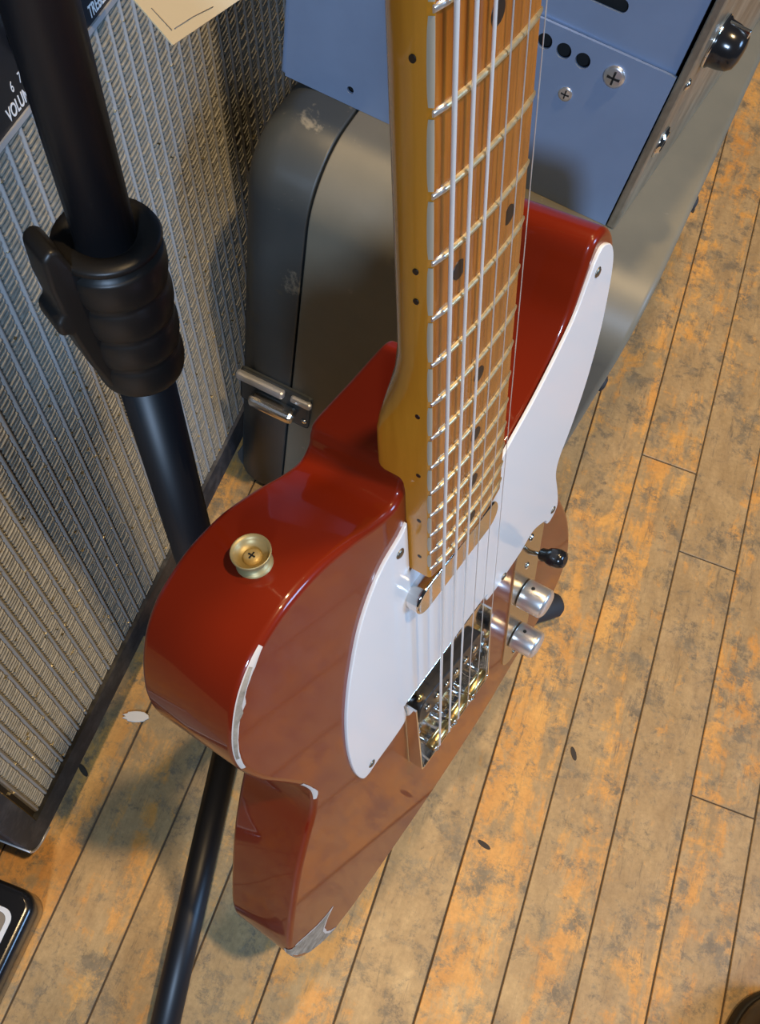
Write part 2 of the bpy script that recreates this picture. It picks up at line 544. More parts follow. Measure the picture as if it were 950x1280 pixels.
# worn patches on the body rim: run over the outline, from the side across the rounded edge on to the face
bn = normals2d(bo)
def rim_patch(name, i0, i1, face_w, side_w, m, off, jitter=0.0, seedv=1, start=0.0):
    rnd = random.Random(seedv)
    n = len(bo)
    idx = list(range(i0, i1 + 1))
    r = 0.0032
    verts, faces = [], []
    prof_n = 9
    for q, i in enumerate(idx):
        u = q / (len(idx) - 1)
        p, nv = bo[i % n], bn[i % n]
        fw = max(face_w(u) + rnd.uniform(-jitter, jitter), -r) if 0 < u < 1 else -r * 0.6
        sw = side_w(u)
        sw = max(sw + rnd.uniform(-jitter, jitter), 0.0) if 0 < u < 1 and sw > 1e-5 else 0.0
        tot = sw + r * math.pi / 2 + max(fw, 0)
        end = sw + r * math.pi / 2 + fw * (1 if fw > 0 else 0.6)
        for k in range(prof_n):
            s_0 = start * r * math.pi / 2 if sw < 1e-5 else 0.0
            s = s_0 + max(end - s_0, 0.0002) * k / (prof_n - 1)
            if s < sw:
                ins, zz = -off, gz(-11) - r - (sw - s)
            elif s < sw + r * math.pi / 2:
                a = (s - sw) / r
                ins = r - (r + off) * math.cos(a); zz = gz(-11) - r + (r + off) * math.sin(a)
            else:
                ins = r + (s - sw - r * math.pi / 2); zz = gz(-11) + off
            verts.append((p.x - nv.x * ins, p.y - nv.y * ins, zz))
    for q in range(len(idx) - 1):
        for k in range(prof_n - 1):
            a = q * prof_n + k
            faces.append((a, a + 1, a + prof_n + 1, a + prof_n))
    o = fix(obj(name, verts, faces, m, body, True))
    return o
def near(px_, py_):
    q = Vector(g2([(px_, py_)])[0])
    return min(range(len(bo)), key=lambda i: (bo[i] - q).length)
def pw(tab):
    def f(u):
        for (a, va), (b, vb) in zip(tab[:-1], tab[1:]):
            if u <= b:
                return (va + (vb - va) * (u - a) / (b - a)) / 1000
        return tab[-1][1] / 1000
    return f
iA, iB = near(-112, 247), near(-139.3, 187)
rim_patch('paint_chip', iA, iB, pw([(0, -2), (.15, .3), (.35, 0.2), (.42, 2.0), (.5, -.4), (.8, -1.0), (1, -2)]),
          pw([(0, 0), (1, 0)]), m_chip_rim, 0.00018, 0.00012, 3, 0.42)
rim_patch('bare_wood', iA + 5, iB - 5, pw([(0, -2), (.2, -.6), (.4, -.6), (.47, 1.4), (.55, -1.2), (.8, -1.6), (1, -2.4)]),
          pw([(0, 0), (1, 0)]), m_chip, 0.00030, 0.00012, 4, 0.52)
iA, iB = near(-117, 120), near(-112, 90)
rim_patch('paint_chip', iA, iB, pw([(0, -2.4), (.5, -2.0), (.8, .2), (1, -1)]),
          pw([(0, 0), (1, 0)]), m_chip_rim, 0.00018, 0.0001, 5, 0.45)
iA, iB = near(-165.5, -58), near(-128, -136)
rim_patch('paint_chip', iA, iB, pw([(0, 0), (.06, 7), (.15, 14), (.28, 23), (.39, 33), (.44, 36), (.52, 27), (.62, 17), (.75, 10), (.88, 4), (1, 0)]),
          pw([(0, 1), (.5, 4), (1, 1)]), m_chip_rim, 0.00018, 0.0005, 6)
rim_patch('bare_wood', iA, iB, pw([(0, -2), (.06, 5), (.15, 12), (.28, 21), (.39, 30.5), (.43, 31.5), (.515, 24), (.615, 14.5), (.745, 8), (.87, 2.5), (1, -2)]),
          pw([(0, 0), (.5, 3), (1, 0)]), m_chip, 0.00030, 0.0004, 7)

# pickguard
pg_pts = [(-29, 219.5), (-34, 215.5), (-46, 210.5), (-56, 201), (-65, 187), (-72, 169), (-78, 149), (-82.5, 126), (-85, 97), (-84, 68),
          (-80, 48), (-75, 43), (-66, 44), (-40, 46.5), (-39.5, 65), (-38, 66), (0, 66), (40, 66), (43, 58), (55, 57), (67, 59), (80, 61), (92, 66),
          (104, 60.5), (110, 55.5), (112, 50.5), (117, 49.5), (123, 57), (119, 76), (112.5, 98), (113.5, 112), (122, 128), (131, 152), (136.5, 180), (137.3, 205),
          (135.5, 225), (130, 237.5), (121, 243.2), (115.5, 240), (110, 231), (102, 218), (88.5, 206.5), (72, 195), (56, 186.5), (46, 181.5), (40, 178), (28.8, 176)]
pgo = catmull(g2(pg_pts), 5, closed=False)
pgo += [Vector(q) for q in g2([(28.8, 184.5), (-29, 184.5)])]
pick = slab('pickguard', pgo, gz(-11), gz(-9.4), m_white, G, 0, 0.0005, 2, nrm=None)
for (x, y) in ((-35, 206), (119, 231), (-71, 51), (117, 59), (61, 60)):
    s = lathe('pickguard_screw', [(0.0025, 0), (0.0025, 0.0003), (0.0018, 0.0008), (0.0006, 0.001)], g(x, y, -9.4), (0, 0, 1), m_oldscrew, pick, 14)

# neck loft
def neck_w(s):
    return 42 + 14 * (648 - s) / 462.0 if s > 186 else 56
def arc(x):
    return 2.1 * (1 - (x / 28.0) ** 2)
stations = [186, 190, 200, 215, 232, 246, 256, 264, 270, 276, 282, 290, 300, 330, 380, 450, 540, 640, 648]
nv_, nf, npf = [], [], None
NTOP, NB = 9, 15
for s in stations:
    wv = neck_w(s) / 2
    if s <= 260: e, dpt = 0.16, 25.0
    elif s >= 300: e, dpt = 0.80, 21.5 - (s - 300) * 0.004
    else:
        u = (s - 260) / 40.0; u = u * u * (3 - 2 * u)
        e, dpt = 0.16 + 0.64 * u, 25.0 - 3.5 * u
    row = []
    for k in range(NTOP):
        x = -wv + 0.9 + (2 * wv - 1.8) * k / (NTOP - 1)
        row.append((x, arc(x)))
    row.append((wv - 0.15, -0.7))
    for k in range(NB):
        a = math.pi * k / (NB - 1)
        ca, sa = math.cos(a), math.sin(a)
        x = wv * math.copysign(abs(ca) ** e, ca) if abs(ca) > 1e-6 else 0
        z = -1.6 - (dpt - 1.6) * (sa ** e if sa > 1e-6 else 0)
        row.append((x, z))
    row.append((-wv + 0.15, -0.7))
    npf = len(row)
    nv_ += [g(x, s, z) for x, z in row]
for i in range(len(stations) - 1):
    for k in range(npf):
        j = (k + 1) % npf
        nf.append((i * npf + k, i * npf + j, (i + 1) * npf + j, (i + 1) * npf + k))
nf.append(tuple(reversed(range(npf)))); nf.append(tuple(range((len(stations) - 1) * npf, len(stations) * npf)))
nsm = [True] * (len(nf) - 2) + [False, False]
nfm = []
for i in range(len(stations) - 1):
    for k in range(npf):
        nfm.append(1 if k < NTOP - 1 else 0)
nfm += [0, 0]
neck = obj('neck', nv_, nf, None, G, nsm, [m_neck, m_board], nfm)
fix(neck)
try:
    neck.data.set_sharp_from_angle(angle=R(38))
except Exception:
    pass
head_out = catmull(g2([(-21, 646), (-20, 665), (-24, 690), (-30, 720), (-34, 770), (-38, 815), (-30, 830), (-10, 832), (8, 838), (28, 836),
                       (34, 818), (26, 802), (16, 786), (20, 740), (22, 700), (21, 670), (21, 646)]), 4)
slab('headstock', head_out, gz(-16), gz(-2.5), m_neck, G, 0.001, 0.001, 2)
box('nut', g(-21, 646, -2), g(21, 650, 3.4), m_cream, G, 0.0005)

# frets, dots, worn edge with painted highlight
def fret(n):
    s = 648 / 2 ** (n / 12)
    wv = neck_w(s) / 2 - 0.2
    verts, faces = [], []
    K = 12
    pr = [(-0.95, -0.3), (-0.85, 0.5), (-0.4, 1.0), (0.4, 1.0), (0.85, 0.5), (0.95, -0.3)]
    for k in range(K + 1):
        x = -wv + 2 * wv * k / K
        sh = 1.0 if 0 < k < K else 0.35
        xx = x if 0 < k < K else x * 1.0
        for (dy, dz) in pr:
            verts.append(g(xx, s + dy * (1 if sh == 1 else 0.85), arc(x) + (dz if dz < 0 else dz * sh)))
    # fret ends slope from the fret crown to the board edge
    P_ = len(pr)
    for k in range(K):
        for q in range(P_ - 1):
            a = k * P_ + q
            faces.append((a, a + 1, a + P_ + 1, a + P_))
    faces.append(tuple(range(P_))); faces.append(tuple(reversed(range(K * P_, (K + 1) * P_))))
    return fix(obj('fret', verts, faces, None, G, [True] * (K * (P_ - 1)) + [False, False], [m_fret, m_fret_end],
                   [1 if k == 0 else 0 for k in range(K) for q in range(P_ - 1)] + [1, 1]))
for n in range(6, 22):
    fret(n)
def mid(n):
    return (648 / 2 ** (n / 12) + 648 / 2 ** ((n - 1) / 12)) / 2
for n, xs in ((7, (0,)), (9, (0,)), (12, (-13.5, 13.5)), (15, (0,)), (17, (0,)), (19, (0,)), (21, (0,))):
    for x in xs:
        lathe('inlay_dot', [(0.0031, -0.0008), (0.0031, 0.00012)], g(x, mid(n), arc(x)), (0, 0, 1), m_dot, neck, 16)
for n, ys in ((7, (0,)), (9, (0,)), (12, (5.2, -5.2)), (15, (0,)), (17, (0,)), (19, (0,)), (21, (0,))):
    for dy in ys:
        s = mid(n) + dy
        lathe('side_dot', [(0.00098, -0.001), (0.00098, 0.00010)], g(-neck_w(s) / 2, s, -5.0), (-1, 0, 0), m_dot, neck, 12)
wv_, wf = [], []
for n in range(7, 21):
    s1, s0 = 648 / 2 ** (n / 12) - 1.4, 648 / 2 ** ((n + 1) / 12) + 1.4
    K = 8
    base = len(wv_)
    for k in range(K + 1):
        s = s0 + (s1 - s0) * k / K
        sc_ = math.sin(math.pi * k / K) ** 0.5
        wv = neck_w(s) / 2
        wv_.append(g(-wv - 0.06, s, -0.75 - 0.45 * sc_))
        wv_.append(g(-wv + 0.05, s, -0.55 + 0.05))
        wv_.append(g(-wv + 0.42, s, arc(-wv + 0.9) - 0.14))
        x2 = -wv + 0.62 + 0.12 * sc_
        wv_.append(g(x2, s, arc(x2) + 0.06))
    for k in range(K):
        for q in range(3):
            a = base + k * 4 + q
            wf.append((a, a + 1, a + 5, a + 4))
fix(obj('worn_fretboard_edge_highlight', wv_, wf, m_pale, neck, True))

# strings
sx_s = (-25.5, -15.2, -5.1, 5.1, 15.2, 25.5)
sx_n = (-17.5, -10.5, -3.5, 3.5, 10.5, 17.5)
gauge = (0.68, 0.58, 0.50, 0.26, 0.20, 0.17)
for a_, b_, r_ in zip(sx_s, sx_n, gauge):
    pts = [g(a_, -9, -9.5), g(a_, -5, -2), g(a_, -1.5, 2.6), g(a_, 1, 3.6)]
    pts += [g(a_ + (b_ - a_) * s / 648, s, 3.6 + (3.8 - 3.6) * s / 648) for s in (60, 160, 300, 450, 648)]
    tube('string', pts, r_ / 1000, m_string if r_ > 0.3 else m_thin, G, 8)

# neck pickup
pc_ = rrect(-33.5, 154.5, 33.5, 172.5, 8.9, 8)
slab('neck_pickup', g2(pc_), gz(-12), gz(-2.6), m_chrome, G, 0, 0.0012, 4)

# bridge
bp = slab('bridge', g2(rrect(-38, -22, 38, 64, 3, 4)), gz(-11), gz(-9.9), m_chrome, G, 0, 0.0004, 2)
wall_o = []
for (x, y) in ((-38, 63), (-38, -18), (-37, -21), (-34, -22), (34, -22), (37, -21), (38, -18), (38, 63)):
    wall_o.append((x, y))
inn = [(36.8, 63), (36.8, -17.5), (36.2, -20), (33.5, -20.8), (-33.5, -20.8), (-36.2, -20), (-36.8, -17.5), (-36.8, 63)]
nW = len(wall_o)
vv, ff = [], []
def wall_top(x, y):
    return -1.0 if y < 54 else -1.0 - (y - 54) * 0.25
for z_ in (0, 1):
    for (x, y) in wall_o + inn[::-1]:
        vv.append(g(x, y, -10 if z_ == 0 else wall_top(x, y)))
for i in range(nW - 1):
    a, b = i, i + 1
    ff.append((a, b, 2 * nW + b, 2 * nW + a))
    ia, ib = nW + i, nW + i + 1
    ff.append((ib, ia, 2 * nW + ia, 2 * nW + ib))
    ff.append((2 * nW + a, 2 * nW + b, 3 * nW + b, 3 * nW + a))
ff.append((0, nW, 3 * nW, 2 * nW)); ff.append((nW - 1, 2 * nW - 1, 4 * nW - 1, 3 * nW - 1))
fix(obj('side_wall', vv, ff, m_chrome, bp))
bpk = Matrix.Rotation(R(-10), 3, 'Z')
pk = [bpk @ Vector((x, y, 0)) + Vector((0, 38, 0)) for x, y in rrect(-33, -11, 33, 11, 7, 5)]
bob = slab('bridge_pickup', g2([(p.x, p.y) for p in pk]), gz(-10), gz(-5.2), m_bobbin, G, 0, 0.0008, 2)
for k in range(6):
    p = bpk @ Vector((-25 + 10 * k, 0, 0)) + Vector((0, 38, 0))
    lathe('pole_piece', [(0.0024, 0), (0.0024, 0.0011), (0.0019, 0.0014)], g(p.x, p.y, -5.4), (0, 0, 1), m_plate_metal, bob, 14)
for (x, y) in ((-27, 56), (29, 18), (-22, 24)):
    lathe('pickup_screw', [(0.0028, 0), (0.0028, 0.0008), (0.0016, 0.0016), (0.0004, 0.0018)], g(x, y, -8.2), (0, 0, 1), m_brass, bp, 16)
for x in (-20.3, 0, 20.3):
    sd = lathe('saddle', [(0.0026, 0), (0.0032, 0.0006), (0.0032, 0.0184), (0.0026, 0.019)], g(x - 9.5, 0.5, -0.2), (1, 0, 0), m_brass, G, 18)
    for dx in (-7.8, 7.8):
        lathe('height_screw', [(0.0015, 0), (0.0015, 0.0125), (0.0010, 0.0132)], g(x + dx, 0.5, -9.8), (0, 0, 1), m_nickel, sd, 10)
    tube('intonation_screw', [g(x, -21, -3.5), g(x, -3, -2)], 0.0012, m_nickel, sd, 8)
    lathe('screw_head', [(0.0032, 0), (0.0032, 0.0012), (0.0016, 0.0024)], g(x, -22, -3.5), (0, -1, 0), m_nickel, sd, 14)
    pts = []
    for k in range(60):
        a = 2 * math.pi * k / 10
        pts.append(g(x + 2.2 * math.cos(a), -19 + 15 * k / 59, -2.8 + 2.2 * math.sin(a)))
    tube('spring', pts, 0.00035, m_nickel, sd, 5)

# controls
cp = slab('control_plate', g2(rrect(77, -92, 109, 67, 15.5, 10)), gz(-11), gz(-9.9), m_plate_metal, G, 0, 0.0003, 2)
for y in (59, -84):
    lathe('plate_screw', [(0.0027, 0), (0.0025, 0.0006), (0.0012, 0.0013)], g(93, y, -9.9), (0, 0, 1), m_nickel, cp, 14)
def knob(x, y):
    k = lathe('knob', [(0.0098, 0), (0.0100, 0.0006), (0.0100, 0.0150), (0.0093, 0.0164), (0.0075, 0.0174), (0.004, 0.0179), (0.001, 0.018)],
              g(x, y, -9.3), (0, 0, 1), m_satin, G, 48, knurl=0.012)
    lathe('set_screw', [(0.0012, 0), (0.0012, 0.0005)], g(x, y + 10.0, -3.5), (0, 1, 0), m_hole, k, 10)
    return k
knob(93, -3); knob(91, -56)
sw = tube('selector_switch', [g(93, 44, -10), g(93, 47, -2), g(93, 50, 3)], [0.0016, 0.0014, 0.0014], m_nickel, G, 10)
lathe('switch_tip', [(0.0033, 0), (0.0040, 0.0010), (0.0040, 0.0044), (0.0052, 0.0062), (0.0057, 0.0090), (0.0057, 0.0128), (0.0048, 0.0155), (0.0024, 0.0166)],
      g(93, 47.5, -2.5), (0, 0.36, 0.93), m_black, sw, 28)
for y in (29,):
    lathe('switch_screw', [(0.0024, 0), (0.0022, 0.0006), (0.001, 0.0012)], g(93, y, -9.9), (0, 0, 1), m_nickel, cp, 12)

# strap button
sb = lathe('strap_button', [(0.0066, -0.0012), (0.0066, 0.0009), (0.0058, 0.0016), (0.0048, 0.0025), (0.0048, 0.0035), (0.0056, 0.0046), (0.0068, 0.0064),
                            (0.0072, 0.0073), (0.0072, 0.0080), (0.0069, 0.0082), (0.0060, 0.0062), (0.0046, 0.0044), (0.0005, 0.0042)],
           g(-89, 251, -31), (-0.03, 1, 0), m_agedbrass, G, 36)
scw = lathe('button_screw', [(0.0034, 0), (0.0034, 0.0007), (0.0024, 0.0013), (0.0005, 0.0015)], g(-89.2, 255.1, -31), (-0.03, 1, 0), m_brassmatt, sb, 20)
for d in ((3.4, 0.7), (0.7, 3.4)):
    box('screw_slot', g(-89.3 - d[0] / 2.4, 256.2, -31 - d[1] / 2.4), g(-89.3 + d[0] / 2.4, 256.75, -31 + d[1] / 2.4), m_hole, scw)

# ------------------------------------------------------------------ guitar stand
SB = Vector((-0.079, 0.204, 0.031))
sdir = Vector((-0.125, 0.025, 1.0))
def sp(t_):
    return SB + sdir * t_
st = empty('guitar_stand', Matrix.Translation((SB.x, SB.y, 0)), 'black tubular tripod guitar stand holding the red guitar', 'stand')
def L(p):
    return Vector(p) - Vector((SB.x, SB.y, 0))
tube('lower_pole', [L(sp(0.0)), L(sp(0.405))], 0.0124, m_tube, st, 28)
tube('upper_pole', [L(sp(0.36)), L(sp(0.86))], 0.0113, m_tube, st, 28)
sd_n = sdir.normalized()
hub = lathe('hub', [(0.017, 0), (0.021, 0.004), (0.021, 0.045), (0.015, 0.055)], L(sp(-0.012)), sd_n, m_clutch, st, 24)
for (fx, fy, b_) in ((-0.0285, -0.085, 0), (0.147, 0.398, 1), (-0.355, 0.315, 2)):
    p1 = Vector((fx, fy, 0.0125))
    p0 = SB + (p1 - SB).normalized() * 0.018 + Vector((0, 0, 0.0))
    lg = tube('leg', [L(p0), L(p1)], 0.0108, m_tube, st, 16)
    dd = (p1 - p0).normalized()
    lathe('rubber_foot', [(0.0110, -0.03), (0.0116, -0.028), (0.0116, 0.003), (0.009, 0.007), (0.004, 0.009)], L(p1), dd, m_rubber, lg, 18)
# clutch grip with finger ridges
prof = []
for k in range(49):
    u = k / 48.0
    h = u * 0.065
    base_r = 0.0172 + 0.0018 * u
    rid = 0.0016 * abs(math.sin(u * math.pi * 4)) ** 0.6
    prof.append((base_r + rid if 0 < k < 48 else 0.0140, h))
prof += [(0.0205, 0.0675), (0.0195, 0.0695), (0.0150, 0.0705), (0.0118, 0.0685)]
cl = lathe('clutch_grip', prof, L(sp(0.400)), sd_n, m_clutch, st, 40)
# trigger lever at the side of the grip
f_, uu, vvv = frame_of(sd_n)
side = (Vector((-0.55, -0.80, 0)))
side = (side - sd_n * side.dot(sd_n)).normalized()
across = sd_n.cross(side).normalized()
def lever_mesh():
    prof2 = [(0.060, 0.010), (0.068, 0.0165), (0.078, 0.0195), (0.080, 0.0230), (0.077, 0.0270), (0.064, 0.0275), (0.052, 0.0265), (0.049, 0.0300), (0.043, 0.0300), (0.041, 0.0255), (0.022, 0.0225), (0.006, 0.0180), (0.002, 0.010)]
    vs, fs = [], []
    n_ = len(prof2)
    o0 = L(sp(0.400))
    for sgn in (-1, 1):
        for (h, r_) in prof2:
            vs.append(o0 + sd_n * h + side * r_ + across * (0.0085 * sgn))
    for i in range(n_):
        j = (i + 1) % n_
        fs.append((i, j, n_ + j, n_ + i))
    fs.append(tuple(range(n_))); fs.append(tuple(reversed(range(n_, 2 * n_))))
    o = fix(obj('trigger_lever', vs, fs, m_clutch, st))
    bv = o.modifiers.new('soft_edges', 'BEVEL'); bv.width = 0.003; bv.segments = 3; bv.limit_method = 'ANGLE'
    o.data.polygons.foreach_set('use_smooth', [True] * len(o.data.polygons))
    return o
lever_mesh()
# neck yoke at the top
top = sp(0.86)
nk = GM @ (Vector((0, 0.655, -0.012)))
yk = tube('yoke_arm', [L(top), L(top + (nk - top) * 0.55)], 0.008, m_tube, st, 14)
gx_ = Vector((GM[0][0], GM[1][0], GM[2][0])); gzv = Vector((GM[0][2], GM[1][2], GM[2][2]))
c0 = top + (nk - top) * 0.55
tube('yoke', [L(nk - gx_ * 0.034 + gzv * 0.03), L(nk - gx_ * 0.033 - gzv * 0.012), L(c0 - gx_ * 0.014), L(c0), L(c0 + gx_ * 0.014),
              L(nk + gx_ * 0.033 - gzv * 0.012), L(nk + gx_ * 0.034 + gzv * 0.03)], 0.0065, m_rubber, st, 12)

# ------------------------------------------------------------------ combo amplifier (left)
U = Vector((-0.148, 0, 0.989)).normalized()
NN = Vector((0.989, 0, 0.148)).normalized()
ro = 0.023
ea = (Vector((0, 1, 0)) * math.cos(ro) - U * math.sin(ro)).normalized()
eb = (U * math.cos(ro) + Vector((0, 1, 0)) * math.sin(ro)).normalized()
AO = Vector((-0.1739, 0, 0.05))
AM = Matrix(((ea.x, eb.x, NN.x, AO.x), (ea.y, eb.y, NN.y, AO.y), (ea.z, eb.z, NN.z, AO.z), (0, 0, 0, 1)))
A = empty('combo_amplifier', AM, 'black combo amplifier with silver woven grille cloth leaning back behind the stand', 'amplifier')
a0, a1, b0, b1 = 0.038, 0.66, -0.002, 0.500
dep = 0.19
# cabinet: shell of four boards and a back, so that baffle and panel sit in it
cab = slab('cabinet', rrect(a0, b0, a1, b1, 0.012, 5), -dep, -0.006, m_tolex, A, 0.004, 0.0, 3)
# front frame round baffle
fr = sheet_with_holes('front_frame', rrect(a0, b0, a1, b1, 0.012, 5), [[(0.0575, 0.0235), (0.64, 0.0235), (0.64, 0.487), (0.0575, 0.487)]], -0.008, 0.0035, m_frame, A, 'xyz')
box('grille_cloth', (0.0575, 0.0235, -0.006), (0.64, 0.402, -0.0008), m_cloth, A)
wvv, wff, wm = [], [], []
rnd = random.Random(11)
def bump_cell(ax, bx, la, lb, hz, skew, mi):
    b = len(wvv)
    for (du, dv, z) in ((-1, -1, -0.0008), (1, -1, -0.0008), (1, 1, -0.0008), (-1, 1, -0.0008), (-0.72, -0.45, hz), (0.72, -0.45, hz), (0.72, 0.45, hz), (-0.72, 0.45, hz)):
        wvv.append((ax + du * la, bx + dv * lb + du * skew, z))
    for q in ((4, 5, 6, 7), (0, 1, 5, 4), (1, 2, 6, 5), (2, 3, 7, 6), (3, 0, 4, 7)):
        wff.append(tuple(b + i for i in q)); wm.append(mi)
SP = 0.01295
b = 0.0255
rowi = 0
while b < 0.4005:
    a = 0.0650 - SP / 2
    while a < 0.638:
        if a > 0.0615:
            gl = False
            bump_cell(a + rnd.uniform(-.0002, .0002), b + rnd.uniform(-.0002, .0002), SP * 0.40, 0.00122, rnd.uniform(0.0006, 0.0012), 0.0006, 2 if gl else 0)
        a += SP
    b += 0.0035
    rowi += 1
for _ in range(420):
    bump_cell(rnd.uniform(0.060, 0.636), rnd.uniform(0.026, 0.399), 0.0011, 0.0004, 0.0016, rnd.uniform(-0.0003, 0.0003), 2)
kx = 0.0650
while kx < 0.638:
    bse = len(wvv)
    for bb in (0.024, 0.4015):
        for (du, z) in ((-0.0021, -0.0008), (-0.0012, 0.0006), (0, 0.0011), (0.0012, 0.0006), (0.0021, -0.0008)):
            wvv.append((kx + du, bb, z))
    for q in range(4):
        wff.append((bse + q, bse + q + 1, bse + 6 + q, bse + 5 + q)); wm.append(1)
    kx += SP
wo = obj('grille_weave', wvv, wff, None, A, False, [m_weave, m_ridge, m_glint], wm)
wo['kind'] = 'stuff'
tube('gold_piping', [(0.0575, 0.402, 0.001), (0.0575, 0.0235, 0.001)], 0.0014, m_gold, A, 8)
pan = box('control_panel', (0.0575, 0.4025, -0.006), (0.64, 0.487, 0.0005), m_panel, A)
box('trim_strip', (0.0575, 0.4012, 0.0), (0.64, 0.4040, 0.0016), m_silver, pan)
def TM(ax, bx):
    return Matrix.Translation((ax, bx, 0.00065))
text('lettering', 'VOLUME', 0.0085, TM(0.2925, 0.4062), m_ink, pan, bold=0.00012)
text('lettering', 'TREBLE', 0.0085, TM(0.3735, 0.4062), m_ink, pan, bold=0.00012)
text('lettering', '6', 0.0068, TM(0.3010, 0.4150), m_ink, pan)
text('lettering', '7', 0.0068, TM(0.3080, 0.4150), m_ink, pan)
def amp_knob(ax, bx, m, pm):
    k = lathe('control_knob', [(0.0115, 0), (0.0115, 0.003), (0.0085, 0.0045), (0.0080, 0.013), (0.0070, 0.0145), (0.001, 0.015)], (ax, bx, 0.0006), (0, 0, 1), m, pan, 40, knurl=0.015)
    o = box('pointer', (ax - 0.0016, bx - 0.002, 0.0150), (ax + 0.0016, bx + 0.011, 0.0162), pm, k, 0.0004, 1)
    return k
amp_knob(0.3215, 0.4330, m_black, m_ink)
amp_knob(0.3760, 0.4300, m_cream, m_black)
amp_knob(0.4700, 0.4320, m_black, m_ink)
# metal corner guard, near lower front corner
cg_o, cg_i = [], []
for k in range(9):
    a_ = R(180 + 90 * k / 8)
    cg_o.append((a0 + 0.0125 + 0.0138 * math.cos(a_), b0 + 0.0125 + 0.0138 * math.sin(a_)))
    cg_i.append((a0 + 0.0125 + 0.0118 * math.cos(a_), b0 + 0.0125 + 0.0118 * math.sin(a_)))
slab('corner_guard', cg_o + [(0.060, -0.0035), (0.060, -0.0015)] + cg_i[::-1], -0.045, 0.0045, m_silver, A, 0.0003, 0.0006, 2)
for (ax, zz, h) in ((0.075, -0.03, 0.047), (0.62, -0.03, 0.032), (0.075, -0.165, 0.022), (0.62, -0.165, 0.01)):
    wp = AM @ Vector((ax, b0 + 0.001, zz))
    p1 = AM.inverted() @ Vector((wp.x, wp.y, 0.0005)); p0_ = Vector((ax, b0 + 0.001, zz))
    lathe('rubber_foot', [(0.011, 0), (0.012, 0.001), (0.013, (p1 - p0_).length)], p0_, p1 - p0_, m_rubber, A, 16)

# ------------------------------------------------------------------ paper price tag hanging in front of the amplifier
TAGP = Vector((-0.1035, 0.2100, 0.5865))
tg = empty('price_tag', Matrix.Translation(TAGP), 'cream paper price tag hanging by a thread beside the upper stand pole', 'tag')
ta, tb = Vector((-0.841, 0.170, 0.513)), Vector((0.248, 0.965, -0.088))
tn = ta.cross(tb).normalized()
def tq(u, v_, z=0.0):
    return ta * u + tb * v_ + tn * z
def card(name, u0, u1, v0, v1, z0, z1, m, par):
    vs = [tq(u, v_, z) for z in (z0, z1) for (u, v_) in ((u0, v0), (u1, v0), (u1, v1), (u0, v1))]
    return fix(obj(name, vs, [(0, 1, 2, 3), (4, 5, 6, 7), (0, 1, 5, 4), (1, 2, 6, 5), (2, 3, 7, 6), (3, 0, 4, 7)], m, par))
pp = card('paper', 0, 0.045, 0, 0.055, -0.0002, 0.0002, m_paper, tg)
for (u0, v0, u1, v1) in ((0.0022, 0.020, 0.0030, 0.004), (0.014, 0.022, 0.0185, 0.026), (0.0185, 0.026, 0.0150, 0.029), (0.003, 0.003, 0.010, 0.0026)):
    for sgn in (1, -1):
        tube('pencil_mark', [tq(u0, v0, 0.0003 * sgn), tq((u0 + u1) / 2 + 0.0003, (v0 + v1) / 2, 0.0003 * sgn), tq(u1, v1, 0.0003 * sgn)], 0.00012, m_pencil, pp, 5)
hp = sp(0.62) + Vector((0.0, -0.0115, 0)) - TAGP
tube('thread', [tq(0.042, 0.004, 0), (tq(0.042, 0.004, 0) + hp) / 2 + Vector((0, 0, -0.004)), hp], 0.0004, m_cream, tg, 6)

# ------------------------------------------------------------------ hard case (grey), standing on its long edge
CM = Matrix.Rotation(R(-6.5), 4, 'Z')
C0 = Vector((-0.09, 0.55, 0))
HC = empty('hard_case', CM @ Matrix.Translation(C0), 'scuffed grey hard case with rounded edges standing on edge behind the guitar', 'case')
def c3(x, y, z):
    return Vector((x, y, z)) - C0
YN, YF, ZT = 0.397, 0.90, 0.371
def case_outline():
    out = []
    for cy, cz, r, a0 in ((YF - 0.043, ZT - 0.043, 0.043, 0), (YN + 0.043, ZT - 0.043, 0.043, 90), (YN + 0.008, 0.008, 0.008, 180), (YF - 0.008, 0.008, 0.008, 270)):
        for k in range(11):
            a = R(a0 + 9 * k)
            out.append((cy + r * math.cos(a) - C0.y, cz + r * math.sin(a)))
    return out
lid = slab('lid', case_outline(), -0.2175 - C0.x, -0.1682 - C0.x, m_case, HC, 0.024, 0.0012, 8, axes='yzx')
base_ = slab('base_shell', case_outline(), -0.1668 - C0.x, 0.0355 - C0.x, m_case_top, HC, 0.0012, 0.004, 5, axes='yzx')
# latch across the seam
lp = box('latch', c3(-0.210, YN - 0.0030, 0.128), c3(-0.148, YN + 0.001, 0.168), m_case, HC, 0.003, 2)
box('latch_rail', c3(-0.212, YN - 0.0085, 0.158), c3(-0.170, YN - 0.002, 0.166), m_silver, lp, 0.0025, 2)
box('latch_rail', c3(-0.165, YN - 0.0065, 0.158), c3(-0.147, YN - 0.002, 0.165), m_silver, lp, 0.002, 2)
box('latch_lever', c3(-0.198, YN - 0.0150, 0.140), c3(-0.158, YN - 0.002, 0.151), m_nickel, lp, 0.004, 3)
lathe('rivet', [(0.0028, 0), (0.0024, 0.001), (0.001, 0.0016)], c3(-0.152, YN - 0.003, 0.138), (0, -1, 0), m_nickel, lp, 12)
for (y, z) in ((0.405, 0.306), (0.515, 0.357)):
    lathe('bumper', [(0.005, -0.003), (0.005, 0.0010), (0.003, 0.0022), (0.001, 0.0024)], c3(0.0355, y, z), (1, 0, 0), m_rubber, base_, 14)

